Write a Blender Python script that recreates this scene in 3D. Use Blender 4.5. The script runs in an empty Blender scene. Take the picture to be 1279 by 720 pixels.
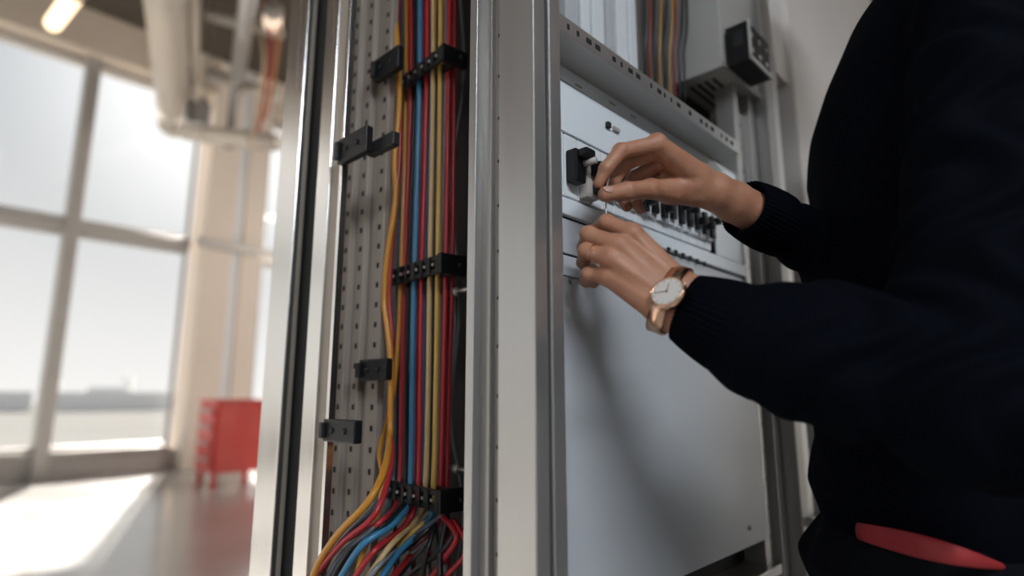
import bpy, bmesh, math, random
import numpy as np
from mathutils import Vector, Matrix
random.seed(7)
SC = bpy.context.scene
COL = SC.collection

# ------------------------------------------------------------------ camera
FPX, W, H = 740.0, 1279.0, 720.0
YAW = math.radians(43.75)
PITCH = math.atan(135.0 / FPX)
CAM = np.array([0.0, 0.0, 0.90])
FH = np.array([math.cos(YAW), math.sin(YAW), 0.0])
RT = np.array([math.sin(YAW), -math.cos(YAW), 0.0])
UPZ = np.array([0, 0, 1.0])
LOOK = FH * math.cos(PITCH) + UPZ * math.sin(PITCH)
UP = -FH * math.sin(PITCH) + UPZ * math.cos(PITCH)
cd = bpy.data.cameras.new('camera')
cam = bpy.data.objects.new('camera', cd)
COL.objects.link(cam)
cd.sensor_width = 36.0
cd.lens = FPX * 36.0 / W
cd.clip_start = 0.02
cd.clip_end = 3000
m3 = Matrix((RT, UP, -LOOK)).transposed()
cam.matrix_world = Matrix.Translation(CAM) @ m3.to_4x4()
cd.dof.use_dof = True
cd.dof.focus_distance = 0.69
cd.dof.aperture_fstop = 1.7
SC.camera = cam

# ------------------------------------------------------------------ world, sun, exposure
SUN_TRAVEL = Vector((-0.38, -1.0, -0.62)).normalized()
wd = bpy.data.worlds.new('world')
SC.world = wd
wd.use_nodes = True
nt = wd.node_tree
nt.nodes.clear()
tc = nt.nodes.new('ShaderNodeTexCoord')
sep = nt.nodes.new('ShaderNodeSeparateXYZ')
nt.links.new(tc.outputs['Generated'], sep.inputs[0])
rampz = nt.nodes.new('ShaderNodeValToRGB')
nt.links.new(sep.outputs['Z'], rampz.inputs[0])
rampz.color_ramp.elements[0].position = 0.0
rampz.color_ramp.elements[0].color = (1.0, 0.985, 0.96, 1)
el = rampz.color_ramp.elements.new(0.26)
el.color = (0.93, 0.93, 0.925, 1)
rampz.color_ramp.elements[1].position = 0.5
rampz.color_ramp.elements[1].color = (0.46, 0.50, 0.535, 1)
dot = nt.nodes.new('ShaderNodeVectorMath')
dot.operation = 'DOT_PRODUCT'
nt.links.new(tc.outputs['Generated'], dot.inputs[0])
dot.inputs[1].default_value = -SUN_TRAVEL
mr = nt.nodes.new('ShaderNodeMapRange')
mr.inputs[1].default_value = 0.93
mr.inputs[2].default_value = 1.0
nt.links.new(dot.outputs['Value'], mr.inputs[0])
pw = nt.nodes.new('ShaderNodeMath')
pw.operation = 'POWER'
pw.inputs[1].default_value = 2.0
nt.links.new(mr.outputs[0], pw.inputs[0])
mixw = nt.nodes.new('ShaderNodeMixRGB')
mixw.blend_type = 'ADD'
mixw.inputs[2].default_value = (0.9, 0.87, 0.82, 1)
nt.links.new(pw.outputs[0], mixw.inputs[0])
nt.links.new(rampz.outputs[0], mixw.inputs[1])
bg = nt.nodes.new('ShaderNodeBackground')
bg.inputs[1].default_value = 1.0
nt.links.new(mixw.outputs[0], bg.inputs[0])
wo = nt.nodes.new('ShaderNodeOutputWorld')
nt.links.new(bg.outputs[0], wo.inputs[0])
sd = bpy.data.lights.new('sun', 'SUN')
sd.energy = 26.0
sd.angle = math.radians(1.5)
sd.color = (1.0, 0.94, 0.86)
sun = bpy.data.objects.new('sun', sd)
COL.objects.link(sun)
sun.rotation_euler = SUN_TRAVEL.to_track_quat('-Z', 'Y').to_euler()
sun.location = (6, 20, 14)
AISLE_FILL = 80.0        # glow of the unseen aisle lamp added further down
HALL_FILL = 110.0    # glow of the unseen lamps added over the hall floor
vs = SC.view_settings
vs.view_transform = 'Standard'
vs.look = 'None'
vs.exposure = 0.0
vs.gamma = 1.0
vs.use_curve_mapping = False

# ------------------------------------------------------------------ picking points
def ray(px, py):
    return RT * (px - W / 2) + UP * (H / 2 - py) + LOOK * FPX
def at(px, py, d):
    return CAM + ray(px, py) * (d / FPX)
def onx(px, py, X):
    r = ray(px, py); return CAM + r * ((X - CAM[0]) / r[0])
def ony(px, py, Y):
    r = ray(px, py); return CAM + r * ((Y - CAM[1]) / r[1])
def onz(px, py, Z):
    r = ray(px, py); return CAM + r * ((Z - CAM[2]) / r[2])
def onv(px, py, A, D):
    n = np.array([D[1], -D[0], 0.0]); r = ray(px, py)
    return CAM + r * (np.dot(np.asarray(A) - CAM, n) / np.dot(r, n))

# ------------------------------------------------------------------ materials
MATS = {}
def mat(name, col, rough=0.5, metal=0.0, var=0.0, vscale=8.0, stretch=(1, 1, 1), bump=0.0, bscale=60.0,
        spec=0.5, col2=None, emit=0.0, sss=0.0, coat=0.0, sheen=0.0):
    if name in MATS:
        return MATS[name]
    m = bpy.data.materials.new(name)
    m.use_nodes = True
    n = m.node_tree
    b = n.nodes['Principled BSDF']
    b.inputs['Base Color'].default_value = (*col, 1)
    b.inputs['Roughness'].default_value = rough
    b.inputs['Metallic'].default_value = metal
    b.inputs['Specular IOR Level'].default_value = spec
    if coat: b.inputs['Coat Weight'].default_value = coat
    if sheen:
        b.inputs['Sheen Weight'].default_value = sheen
    if emit:
        b.inputs['Emission Color'].default_value = (*col, 1)
        b.inputs['Emission Strength'].default_value = emit
    if sss:
        b.inputs['Subsurface Weight'].default_value = sss
        b.inputs['Subsurface Radius'].default_value = (1.0, 0.35, 0.2)
        b.inputs['Subsurface Scale'].default_value = 0.004
    if var or bump:
        t = n.nodes.new('ShaderNodeTexCoord')
        mp = n.nodes.new('ShaderNodeMapping')
        mp.inputs['Scale'].default_value = stretch
        n.links.new(t.outputs['Object'], mp.inputs[0])
    if var:
        nz = n.nodes.new('ShaderNodeTexNoise')
        nz.inputs['Scale'].default_value = vscale
        nz.inputs['Detail'].default_value = 6
        n.links.new(mp.outputs[0], nz.inputs[0])
        cr = n.nodes.new('ShaderNodeValToRGB')
        cr.color_ramp.elements[0].position = 0.25
        cr.color_ramp.elements[1].position = 0.75
        c2 = col2 if col2 else tuple(c * (1 - var) for c in col)
        cr.color_ramp.elements[0].color = (*c2, 1)
        cr.color_ramp.elements[1].color = (*col, 1)
        n.links.new(nz.outputs[0], cr.inputs[0])
        n.links.new(cr.outputs[0], b.inputs['Base Color'])
        mr2 = n.nodes.new('ShaderNodeMapRange')
        mr2.inputs[3].default_value = max(0.02, rough - 0.10)
        mr2.inputs[4].default_value = min(1, rough + 0.10)
        n.links.new(nz.outputs[0], mr2.inputs[0])
        n.links.new(mr2.outputs[0], b.inputs['Roughness'])
    if bump:
        nb = n.nodes.new('ShaderNodeTexNoise')
        nb.inputs['Scale'].default_value = bscale
        nb.inputs['Detail'].default_value = 4
        n.links.new(mp.outputs[0], nb.inputs[0])
        bp = n.nodes.new('ShaderNodeBump')
        bp.inputs['Strength'].default_value = bump
        bp.inputs['Distance'].default_value = 0.002
        n.links.new(nb.outputs[0], bp.inputs['Height'])
        n.links.new(bp.outputs[0], b.inputs['Normal'])
    MATS[name] = m
    return m

M_alu = mat('brushed_aluminium', (0.47, 0.46, 0.45), 0.34, 0.75, 0.10, 30, (1, 1, 0.05))
M_alu2 = mat('dull_aluminium', (0.34, 0.325, 0.31), 0.42, 0.6, 0.25, 25, (1, 1, 0.08))
M_bright = mat('polished_aluminium', (0.78, 0.765, 0.74), 0.26, 1.0, 0.06, 30, (1, 1, 0.05))
M_tan = mat('tan_primer_steel', (0.36, 0.31, 0.26), 0.5, 0.2, 0.15, 30, (1, 1, 0.1))
M_galv = mat('galvanised_steel', (0.44, 0.385, 0.335), 0.5, 0.3, 0.35, 30, (1, 1, 0.15), 0.1, 80)
M_paint = mat('light_grey_powder_coat', (0.52, 0.54, 0.57), 0.30, 0.0, 0.025, 1.5, (1, 1, 1), 0.03, 400)
M_plate = mat('white_cover_plate', (0.80, 0.845, 0.89), 0.30, 0.0, 0.02, 1.5, (1, 1, 1), 0.03, 400)
M_white = mat('white_plastic', (0.78, 0.81, 0.84), 0.38, 0, 0.06, 30)
M_beige = mat('beige_plastic', (0.50, 0.47, 0.43), 0.45, 0, 0.1, 40)
M_door = mat('pale_door_paint', (0.74, 0.70, 0.67), 0.45, 0, 0.04, 3)
M_black = mat('black_plastic', (0.009, 0.009, 0.010), 0.42, 0, 0.3, 60, spec=0.3)
M_dark = mat('dark_grey_plastic', (0.024, 0.024, 0.026), 0.5, 0, 0.3, 40, spec=0.3)
M_gap = mat('dark_void', (0.012, 0.012, 0.012), 0.8)
M_backp = mat('dark_steel_and_shade', (0.06, 0.055, 0.05), 0.55, 0.4, 0.4, 20)
M_screw = mat('zinc_screw', (0.35, 0.34, 0.33), 0.35, 0.9)
M_greybox = mat('grey_painted_steel', (0.42, 0.41, 0.39), 0.42, 0.0, 0.08, 12)
M_floor = mat('polished_concrete', (0.42, 0.41, 0.395), 0.16, 0.0, 0.12, 1.2, (1, 1, 1), 0.02, 30, spec=0.7)
M_ceil = mat('dark_ceiling', (0.085, 0.068, 0.052), 0.9, 0, 0.3, 1.0)
M_beam = mat('beige_plaster', (0.60, 0.51, 0.42), 0.8, 0, 0.08, 2)
M_col = mat('cream_column_paint', (0.79, 0.69, 0.60), 0.7, 0, 0.08, 2)
M_frame = mat('window_frame_metal', (0.50, 0.475, 0.45), 0.4, 0.35, 0.08, 10)
M_duct = mat('painted_duct_metal', (0.60, 0.54, 0.47), 0.45, 0.25, 0.06, 4)
M_red = mat('red_enamel', (0.60, 0.045, 0.033), 0.35, 0, 0.08, 5, coat=0.2)
M_lamp = mat('warm_lamp_glow', (1.0, 0.74, 0.46), 0.5, emit=2.2)
M_lamph = mat('lamp_housing', (0.5, 0.45, 0.4), 0.5, 0.3)
M_ground = mat('pale_hazy_ground', (0.17, 0.17, 0.165), 1.0, 0, 0.1, 0.02, spec=0.0)
M_city = mat('hazed_city_walls', (0.78, 0.78, 0.78), 1.0, spec=0.0)  # pale base colour stands in for distance haze on the buildings
M_gold = mat('rose_gold', (0.80, 0.50, 0.34), 0.24, 1.0)
M_dial = mat('watch_dial', (0.56, 0.54, 0.52), 0.3, 0.0, coat=0.6)
M_nail = mat('finger_nail', (0.56, 0.33, 0.26), 0.25, 0, sss=0.2)
M_skin = mat('skin', (0.42, 0.212, 0.130), 0.50, 0, 0.15, 60, (1, 1, 1), 0.30, 260, sss=0.25, col2=(0.37, 0.165, 0.10), spec=0.45)
M_knit = mat('navy_knit', (0.0012, 0.0020, 0.0048), 0.85, 0, 0.3, 40, (1, 1, 1), 0.35, 500, spec=0.05)
M_trou = mat('black_trouser_cloth', (0.004, 0.005, 0.007), 0.9, 0, 0.3, 30, (1, 1, 1), 0.3, 500, spec=0.1)
M_strap = mat('red_webbing', (0.30, 0.016, 0.02), 0.6, 0, 0.1, 30)
M_hair = mat('dark_brown_hair', (0.03, 0.018, 0.012), 0.5)
M_wire = mat('pale_wire', (0.6, 0.6, 0.6), 0.35, 0.3)
def glass_mat():
    m = bpy.data.materials.new('window_glass'); m.use_nodes = True
    n = m.node_tree; n.nodes.clear()
    o = n.nodes.new('ShaderNodeOutputMaterial'); mx = n.nodes.new('ShaderNodeMixShader')
    t = n.nodes.new('ShaderNodeBsdfTransparent'); g = n.nodes.new('ShaderNodeBsdfGlossy')
    t.inputs[0].default_value = (0.985, 0.985, 0.985, 1); g.inputs['Roughness'].default_value = 0.02
    mx.inputs[0].default_value = 0.012
    n.links.new(t.outputs[0], mx.inputs[1]); n.links.new(g.outputs[0], mx.inputs[2]); n.links.new(mx.outputs[0], o.inputs[0])
    return m
M_glass = glass_mat()

# ------------------------------------------------------------------ mesh helpers
def link_mesh(name, verts, faces, material, parent=None, smooth=False, kind=None):
    v = np.asarray(verts, dtype=float)
    c = np.array([(v[:, 0].min() + v[:, 0].max()) / 2, (v[:, 1].min() + v[:, 1].max()) / 2, v[:, 2].min()])
    me = bpy.data.meshes.new(name)
    me.from_pydata([tuple(p) for p in (v - c)], [], [tuple(f) for f in faces])
    me.update()
    if smooth:
        me.polygons.foreach_set('use_smooth', [True] * len(me.polygons))
    me.materials.append(material)
    o = bpy.data.objects.new(name, me)
    COL.objects.link(o)
    place(o, c, parent)
    if kind: o['kind'] = kind
    return o
WORLD = {}
def place(o, c, parent):
    c = np.asarray(c, dtype=float)
    WORLD[o.name] = c
    if parent is not None:
        o.parent = parent
        o.location = c - WORLD[parent.name]
    else:
        o.location = c
def thing(name, label, cat, loc, group=None):
    e = bpy.data.objects.new(name, None)
    e.empty_display_size = 0.05
    COL.objects.link(e)
    place(e, loc, None)
    return tag(e, label, cat, group)
def tag(o, label, cat, group=None):
    o['label'] = label; o['category'] = cat
    if group: o['group'] = group
    return o
def struct(o, label, cat):
    o['kind'] = 'structure'; o['label'] = label; o['category'] = cat
    return o
class MB:
    def __init__(s): s.v = []; s.f = []
    def add(s, v, f):
        b = len(s.v); s.v += [tuple(p) for p in v]; s.f += [tuple(i + b for i in q) for q in f]; return s
    def box(s, x0, x1, y0, y1, z0, z1, bev=0.0):
        if bev <= 0:
            v = [(x, y, z) for z in (z0, z1) for y in (y0, y1) for x in (x0, x1)]
            return s.add(v, [(0, 2, 3, 1), (4, 5, 7, 6), (0, 1, 5, 4), (2, 6, 7, 3), (0, 4, 6, 2), (1, 3, 7, 5)])
        bm = bmesh.new(); bmesh.ops.create_cube(bm, size=1)
        for q in bm.verts:
            q.co = Vector(((x0 + x1) / 2 + q.co.x * (x1 - x0), (y0 + y1) / 2 + q.co.y * (y1 - y0), (z0 + z1) / 2 + q.co.z * (z1 - z0)))
        bmesh.ops.bevel(bm, geom=bm.edges[:], offset=bev, segments=2, affect='EDGES', profile=0.5)
        bm.verts.index_update()
        s.add([q.co[:] for q in bm.verts], [[q.index for q in f.verts] for f in bm.faces]); bm.free(); return s
    def obox(s, O, A, B, C, bev=0.0):          # box from corner O along the three edge vectors
        t = MB().box(0, 1, 0, 1, 0, 1)
        if bev > 0:
            la, lb, lc = (np.linalg.norm(k) for k in (A, B, C))
            t = MB().box(0, la, 0, lb, 0, lc, bev)
            A, B, C = np.asarray(A) / la, np.asarray(B) / lb, np.asarray(C) / lc
        O, A, B, C = map(np.asarray, (O, A, B, C))
        return s.add([O + A * p[0] + B * p[1] + C * p[2] for p in t.v], t.f)
    def tube(s, pts, r, n=10, caps=True):
        pts = [np.asarray(p, float) for p in pts]
        rr = r if hasattr(r, '__len__') else [r] * len(pts)
        b = len(s.v); ref = None
        for i, p in enumerate(pts):
            d = pts[min(i + 1, len(pts) - 1)] - pts[max(i - 1, 0)]; d = d / (np.linalg.norm(d) + 1e-12)
            if ref is None:
                ref = np.cross(d, (0.3, 0.9, 0.2)); 
            ref = ref - d * np.dot(ref, d); ref /= np.linalg.norm(ref); bi = np.cross(d, ref)
            for k in range(n):
                a = 2 * math.pi * k / n
                s.v.append(tuple(p + rr[i] * (math.cos(a) * ref + math.sin(a) * bi)))
        for i in range(len(pts) - 1):
            for k in range(n):
                k2 = (k + 1) % n
                s.f.append((b + i * n + k, b + i * n + k2, b + (i + 1) * n + k2, b + (i + 1) * n + k))
        if caps:
            s.f.append(tuple(b + k for k in reversed(range(n)))); e = b + (len(pts) - 1) * n
            s.f.append(tuple(e + k for k in range(n)))
        return s
    def loft(s, rings, caps=True):
        b = len(s.v); n = len(rings[0])
        for r in rings: s.v += [tuple(p) for p in r]
        for i in range(len(rings) - 1):
            for k in range(n):
                k2 = (k + 1) % n
                s.f.append((b + i * n + k, b + i * n + k2, b + (i + 1) * n + k2, b + (i + 1) * n + k))
        if caps:
            s.f.append(tuple(b + k for k in reversed(range(n)))); e = b + (len(rings) - 1) * n
            s.f.append(tuple(e + k for k in range(n)))
        return s
    def build(s, name, m, parent=None, smooth=False, kind=None):
        return link_mesh(name, s.v, s.f, m, parent, smooth, kind)
def box(name, x0, x1, y0, y1, z0, z1, m, parent=None, bev=0.0):
    return MB().box(x0, x1, y0, y1, z0, z1, bev).build(name, m, parent)
def spline(pts, n=8):
    P = [np.asarray(p, float) for p in pts]; out = []
    for i in range(len(P) - 1):
        p0 = P[max(i - 1, 0)]; p1 = P[i]; p2 = P[i + 1]; p3 = P[min(i + 2, len(P) - 1)]
        for k in range(n):
            t = k / n
            out.append(0.5 * (2 * p1 + (p2 - p0) * t + (2 * p0 - 5 * p1 + 4 * p2 - p3) * t * t + (3 * p1 - p0 - 3 * p2 + p3) * t ** 3))
    out.append(P[-1]); return out

# signed distance modelling: a smooth union of tapered rods, turned into one closed mesh
def surface_nets(fn, lo, hi, h):
    lo = np.asarray(lo, float); hi = np.asarray(hi, float)
    n = np.ceil((hi - lo) / h).astype(int) + 1
    ax = [lo[i] + h * np.arange(n[i]) for i in range(3)]
    X, Y, Z = np.meshgrid(*ax, indexing='ij')
    D = fn(X.astype(np.float32), Y.astype(np.float32), Z.astype(np.float32)).astype(np.float64)
    nx, ny, nz = D.shape
    S = D < 0
    cs = np.zeros((nx - 1, ny - 1, nz - 1), np.int8)
    for dx in (0, 1):
        for dy in (0, 1):
            for dz in (0, 1):
                cs += S[dx:nx - 1 + dx, dy:ny - 1 + dy, dz:nz - 1 + dz]
    act = (cs > 0) & (cs < 8)
    idx = -np.ones(act.shape, np.int64)
    I, J, K = np.nonzero(act)
    idx[I, J, K] = np.arange(len(I))
    acc = np.zeros((len(I), 3)); cnt = np.zeros(len(I))
    cor = [(a, b, c) for a in (0, 1) for b in (0, 1) for c in (0, 1)]
    for a in cor:
        for ax_ in range(3):
            if a[ax_] == 0:
                b = list(a); b[ax_] = 1
                d0 = D[I + a[0], J + a[1], K + a[2]]; d1 = D[I + b[0], J + b[1], K + b[2]]
                mk = (d0 < 0) != (d1 < 0)
                t = np.where(mk, d0 / np.where(mk, d0 - d1, 1), 0)
                p = np.stack([np.full(len(I), float(q)) for q in a], 1); p[:, ax_] += t
                acc[mk] += p[mk]; cnt[mk] += 1
    V = lo + h * (np.stack([I, J, K], 1) + acc / cnt[:, None])
    F = []
    for ax_ in range(3):
        sl0 = [slice(None)] * 3; sl1 = [slice(None)] * 3
        sl0[ax_] = slice(0, -1); sl1[ax_] = slice(1, None)
        A = S[tuple(sl0)]; B = S[tuple(sl1)]
        e = np.argwhere(A != B)
        o1, o2 = [(1, 2), (2, 0), (0, 1)][ax_]
        lim = np.array(act.shape)
        ok = (e[:, o1] > 0) & (e[:, o2] > 0) & (e[:, o1] < lim[o1]) & (e[:, o2] < lim[o2])
        e = e[ok]
        def cell(a, b):
            q = e.copy(); q[:, o1] -= a; q[:, o2] -= b
            return idx[q[:, 0], q[:, 1], q[:, 2]]
        q = np.stack([cell(1, 1), cell(0, 1), cell(0, 0), cell(1, 0)], 1)
        flip = ~A[e[:, 0], e[:, 1], e[:, 2]]
        q[flip] = q[flip][:, ::-1]
        F.append(q)
    return V, np.concatenate(F)
def rod(X, Y, Z, a, b, ra, rb):
    a = np.asarray(a, np.float32); b = np.asarray(b, np.float32); d = b - a; L = float(np.dot(d, d)) + 1e-9
    px, py, pz = X - a[0], Y - a[1], Z - a[2]
    t = np.clip((px * d[0] + py * d[1] + pz * d[2]) / L, 0, 1)
    return np.sqrt((px - t * d[0]) ** 2 + (py - t * d[1]) ** 2 + (pz - t * d[2]) ** 2) - (ra + (rb - ra) * t)
def smin(a, b, k):
    h = np.clip(0.5 + 0.5 * (b - a) / k, 0, 1)
    return b + (a - b) * h - k * h * (1 - h)
def merge(parts):
    V = []; F = []; n = 0
    for v, f in parts:
        V.append(v); F.append(f + n); n += len(v)
    return np.concatenate(V), np.concatenate(F)

# ================================================================== THE HALL
YW = 8.4                                     # inner face of the window wall
ZT = onz(140, 88, 1)[2]
def wz(px, py): return ony(px, py, YW)[2]
Z_SILL = 0.30; Z_TRAN = wz(90, 283); Z_TOP = wz(100, 72)
Z_BEAM = wz(100, 22); Z_CEIL = Z_BEAM - 0.23
XM = ony(88, 290, YW)[0]                      # mullion in view
XC0 = ony(236, 300, YW)[0]; XC1 = ony(318, 300, YW)[0]   # column
XR1 = 5.6
MODW = XC0 - XM
struct(box('floor', -9, 9, -5, YW + 0.3, -0.12, 0, M_floor), 'polished grey concrete floor of the hall', 'floor')
struct(box('ceiling', -9, 9, -5, YW + 0.3, Z_CEIL + 0.25, Z_CEIL + 0.4, M_ceil), 'dark brown exposed ceiling over the window wall', 'ceiling')
struct(box('wall_back', -9, 9, -5.2, -5, 0, Z_BEAM + 0.2, mat('grey_wall_paint', (0.42, 0.42, 0.42), 0.8, 0, 0.1, 2)), 'unseen plain grey wall opposite the windows, added to cut sky light', 'wall')  # unseen wall, put in to keep sky light off the panel
struct(box('wall_end_low', 9, 9.3, -5, YW + 0.3, 0, 0.3, M_frame), 'low upstand under the glazed end wall of the hall', 'wall')
ew = thing('window_8', 'unseen end wall beyond the closed cabinet, glazed to let sky light in', 'window', (9, 1.7, 0.3)); ew['kind'] = 'structure'  # unseen glazing, put in so sky light reaches the cabinets from this end
for k in range(9):
    yk = -5 + k * 1.66
    box('mullion', 8.95, 9.15, yk - 0.06, yk + 0.06, 0.3, Z_BEAM + 0.2, M_frame, ew)
    if k < 8:
        box('pane', 9.05, 9.058, yk + 0.06, yk + 1.60, 0.3, Z_BEAM + 0.2, M_glass, ew)
box('transom', 8.97, 9.13, -5, YW, Z_TRAN - 0.07, Z_TRAN + 0.07, M_frame, ew)
struct(box('wall_window_header', -9, 9, YW - 0.25, YW + 0.3, Z_TOP + 0.02, Z_CEIL + 0.25, M_beam), 'beige bulkhead running above the tall windows', 'wall')
struct(box('wall_window_low', -9, 9, YW - 0.02, YW + 0.3, 0, Z_SILL - 0.06, M_frame), 'low metal upstand below the tall windows', 'wall')
struct(box('trim_1', -9, XC0, YW - 0.10, YW + 0.25, Z_SILL - 0.06, Z_SILL, M_frame, bev=0.01), 'wide metal window sill along the glass wall', 'trim')
struct(box('wall_right', XC1 + 0.75, 9, YW, YW + 0.3, 0, Z_CEIL + 0.25, M_beam), 'beige wall beyond the narrow window, behind the cabinets', 'wall')
def window(name, x0, x1, left_mullion, label):
    e = thing(name, label, 'window', ((x0 + x1) / 2, YW, Z_SILL)); e['kind'] = 'structure'
    w = 0.055
    for zz0, zz1 in ((Z_SILL, Z_TRAN - 0.07), (Z_TRAN + 0.07, Z_TOP)):
        box('pane', x0 + w, x1 - w, YW + 0.05, YW + 0.058, zz0 + 0.04, zz1 - 0.04, M_glass, e)
        box('frame_bar', x0, x1, YW, YW + 0.1, zz0, zz0 + 0.04, M_frame, e)
        box('frame_bar', x0, x1, YW, YW + 0.1, zz1 - 0.04, zz1, M_frame, e)
    box('transom', x0, x1, YW - 0.09, YW + 0.12, Z_TRAN - 0.07, Z_TRAN + 0.07, M_frame, e, 0.008)
    box('mullion', x0 - w * 1.3, x0 + w * 1.3, YW - 0.12, YW + 0.15, 0.0, Z_TOP + 0.03, M_frame, e, 0.008)
    box('mullion', x1 - w * 0.6, x1 - 0.002, YW, YW + 0.1, Z_SILL, Z_TOP, M_frame, e)
    return e
for i in range(6):
    window('window_%d' % (i + 1), XM - (i) * MODW if i else XM, XM - (i - 1) * MODW if i else XC0, True,
           ['tall two-pane window next to the cream column', 'tall two-pane window at the left edge of the picture',
            'third tall window counted away from the cream column', 'fourth tall window counted away from the cream column',
            'fifth tall window counted away from the cream column', 'sixth tall window counted away from the cream column'][i])
window('window_7', XC1 + 0.02, XC1 + 0.73, True, 'narrow window between the cream column and the cabinet post')
cl = thing('column', 'cream painted column with grey corner strip beside the windows', 'column', ((XC0 + XC1) / 2, YW - 0.2, 0))
cl['kind'] = 'structure'
wcol = XC1 - XC0
box('shaft', XC0 + 0.08, XC0 + wcol * 0.52, YW - 0.32, YW + 0.2, 0, Z_CEIL + 0.2, M_col, cl, 0.01)
box('grey_strip', XC0 + wcol * 0.52, XC0 + wcol * 0.66, YW - 0.28, YW + 0.2, 0, Z_CEIL + 0.2, M_white, cl)
box('shaft', XC0 + wcol * 0.66, XC1 - 0.02, YW - 0.32, YW + 0.2, 0, Z_CEIL + 0.2, M_col, cl, 0.01)
box('cross_rail', XC0, XC1 + 0.7, YW - 0.36, YW - 0.325, Z_TRAN - 0.06, Z_TRAN + 0.06, M_frame, cl)
# outdoors
struct(box('ground_outside', -400, 600, YW + 6, 900, -6.2, -6.0, M_ground), 'pale hazy open ground outside the windows', 'ground')
random.seed(3)
blds = [(-45, 330, 26, 7.5, 'long low pale building on the hazy horizon, farthest left'), (-8, 360, 30, 8.5, 'pale block on the hazy horizon left of the mullion'),
        (62, 380, 3, 13, 'slim pale tower on the hazy skyline, left of two'), (92, 370, 3.5, 16, 'slim taller pale tower on the hazy skyline, right of two'),
        (75, 330, 52, 8, 'wide low pale building below the two slim towers'), (130, 350, 36, 7.5, 'low pale building on the skyline beside the column'),
        (24, 340, 44, 8.2, 'low pale building on the skyline just right of the mullion')]
for (x, y, w, h, lab) in blds:
    e = thing('distant_building', lab, 'building', (x, y, -6), 'hazy buildings on the horizon')
    box('wall', x - w / 2, x + w / 2, y, y + 15, -6, -6 + h, M_city, e)
    box('roof', x - w / 2 - 0.3, x + w / 2 + 0.3, y - 0.3, y + 15.3, -6 + h, -5.4 + h, M_city, e)
    if w < 5:
        MB().tube([(x, y + 2, -5.4 + h), (x, y + 2, -1.5 + h)], [0.5, 0.15], 8).build('mast', M_city, e)
    else: box('roof_house', x - w * 0.2, x + w * 0.15, y + 4, y + 9, -5.4 + h, -3 + h, M_city, e)

# duct, pipes, lamps below the ceiling
def pipe(name, p, r, m, label, cat, n=16, rings=0):
    e = thing(name, label, cat, tuple(p[0]))
    MB().tube(p, r, n).build('pipe_run', m, e, True)
    L = np.asarray(p[-1]) - np.asarray(p[0])
    for k in range(rings):
        c = np.asarray(p[0]) + L * (k + 0.5) / rings
        d = L / np.linalg.norm(L) * 0.03
        MB().tube([c - d, c + d], r * 1.06, n).build('joint_ring', m, e, True)
    return e
ZD = 4.3
d0 = onz(203, -60, ZD); d1 = onz(217, 150, ZD)
du = pipe('air_duct', [d0, d1], 0.17, M_duct, 'large cream round air duct running under the ceiling', 'duct', 24, 3)
MB().tube([d1, d1 + (d1 - d0) / np.linalg.norm(d1 - d0) * 0.12], 0.185, 24).build('end_collar', M_duct, du, True)
pipe('ceiling_pipe', [onz(242, -60, 4.4), onz(243, 130, 4.4)], 0.055, M_duct, 'thin cream pipe just right of the large duct', 'pipe')
pipe('ceiling_pipe', [onz(318, -60, 4.2), onz(297, 95, 4.2)], 0.075, M_alu, 'grey-white pipe near the cabinet post, sloping away', 'pipe')
pipe('ceiling_pipe', [onz(300, 60, 4.2), onz(290, 140, 4.2), onz(290, 140, 4.2) + np.array([0, 0, -0.45])], 0.05, M_alu2, 'short grey pipe with a drop below the sloping pipe', 'pipe')
for k, (px, py, lab) in enumerate(((237, 140, 'small silver junction box right of the duct end, left of two'), (254, 143, 'small silver junction box right of the duct end, right of two'))):
    q = at(px, py, 6.6)
    e = thing('junction_box', lab, 'junction box', q - np.array([0, 0, 0.13]), 'silver junction boxes')
    box('case', q[0] - 0.06, q[0] + 0.06, q[1] - 0.05, q[1] + 0.05, q[2] - 0.13, q[2] + 0.13, M_alu, e, 0.01)
    box('lid', q[0] - 0.05, q[0] + 0.05, q[1] - 0.06, q[1] - 0.05, q[2] - 0.11, q[2] + 0.11, M_alu, e)
    MB().tube([q + np.array([0, 0, 0.13]), q + np.array([0, 0, 1.4])], 0.012, 6).build('hanger_rod', M_alu2, e, True)
# cross members and trays behind the cabinet top
for k, (pa, pb, r, m, lab) in enumerate((((262, 92), (345, 122), 0.07, M_duct, 'cream cross pipe below the ceiling behind the column head'),
                                         ((232, 165), (345, 178), 0.10, M_duct, 'lower cream cross pipe in front of the column head'),
                                         ((262, 20), (350, 42), 0.06, M_lamph, 'upper tan cross pipe below the dark ceiling'))):
    pipe('cross_pipe', [at(*pa, 6.9), at(*pb, 6.4)], r, m, lab, 'pipe', 12, 2)
def lamp(pa, pb, r, m, lab):
    pa, pb = np.asarray(pa), np.asarray(pb); q = (pa + pb) / 2; dv = pb - pa; L = np.linalg.norm(dv); dv = dv / L
    e = thing('pendant_lamp', lab, 'lamp', q)
    MB().tube([pa, pb], r, 14).build('glowing_tube', m, e, True)
    for p_, s_ in ((pa, -1), (pb, 1)):
        MB().tube([p_, p_ + dv * s_ * 0.04], r * 1.08, 14).build('end_cap', M_lamph, e, True)
    MB().tube([q + np.array([0, 0, r]), np.array([q[0], q[1], Z_BEAM])], 0.01, 6).build('hanger_rod', M_lamph, e, True)
lamp(at(94, -8, 5.0), at(66, 30, 5.5), 0.07, M_lamp, 'warm glowing tube lamp hanging at the upper left')
lamp(at(341, 14, 5.5), at(340, 30, 5.7), 0.085, mat('dim_lamp_glow', (1.0, 0.80, 0.62), 0.5, emit=0.75), 'dim warm lamp close to the cabinet post')
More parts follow.
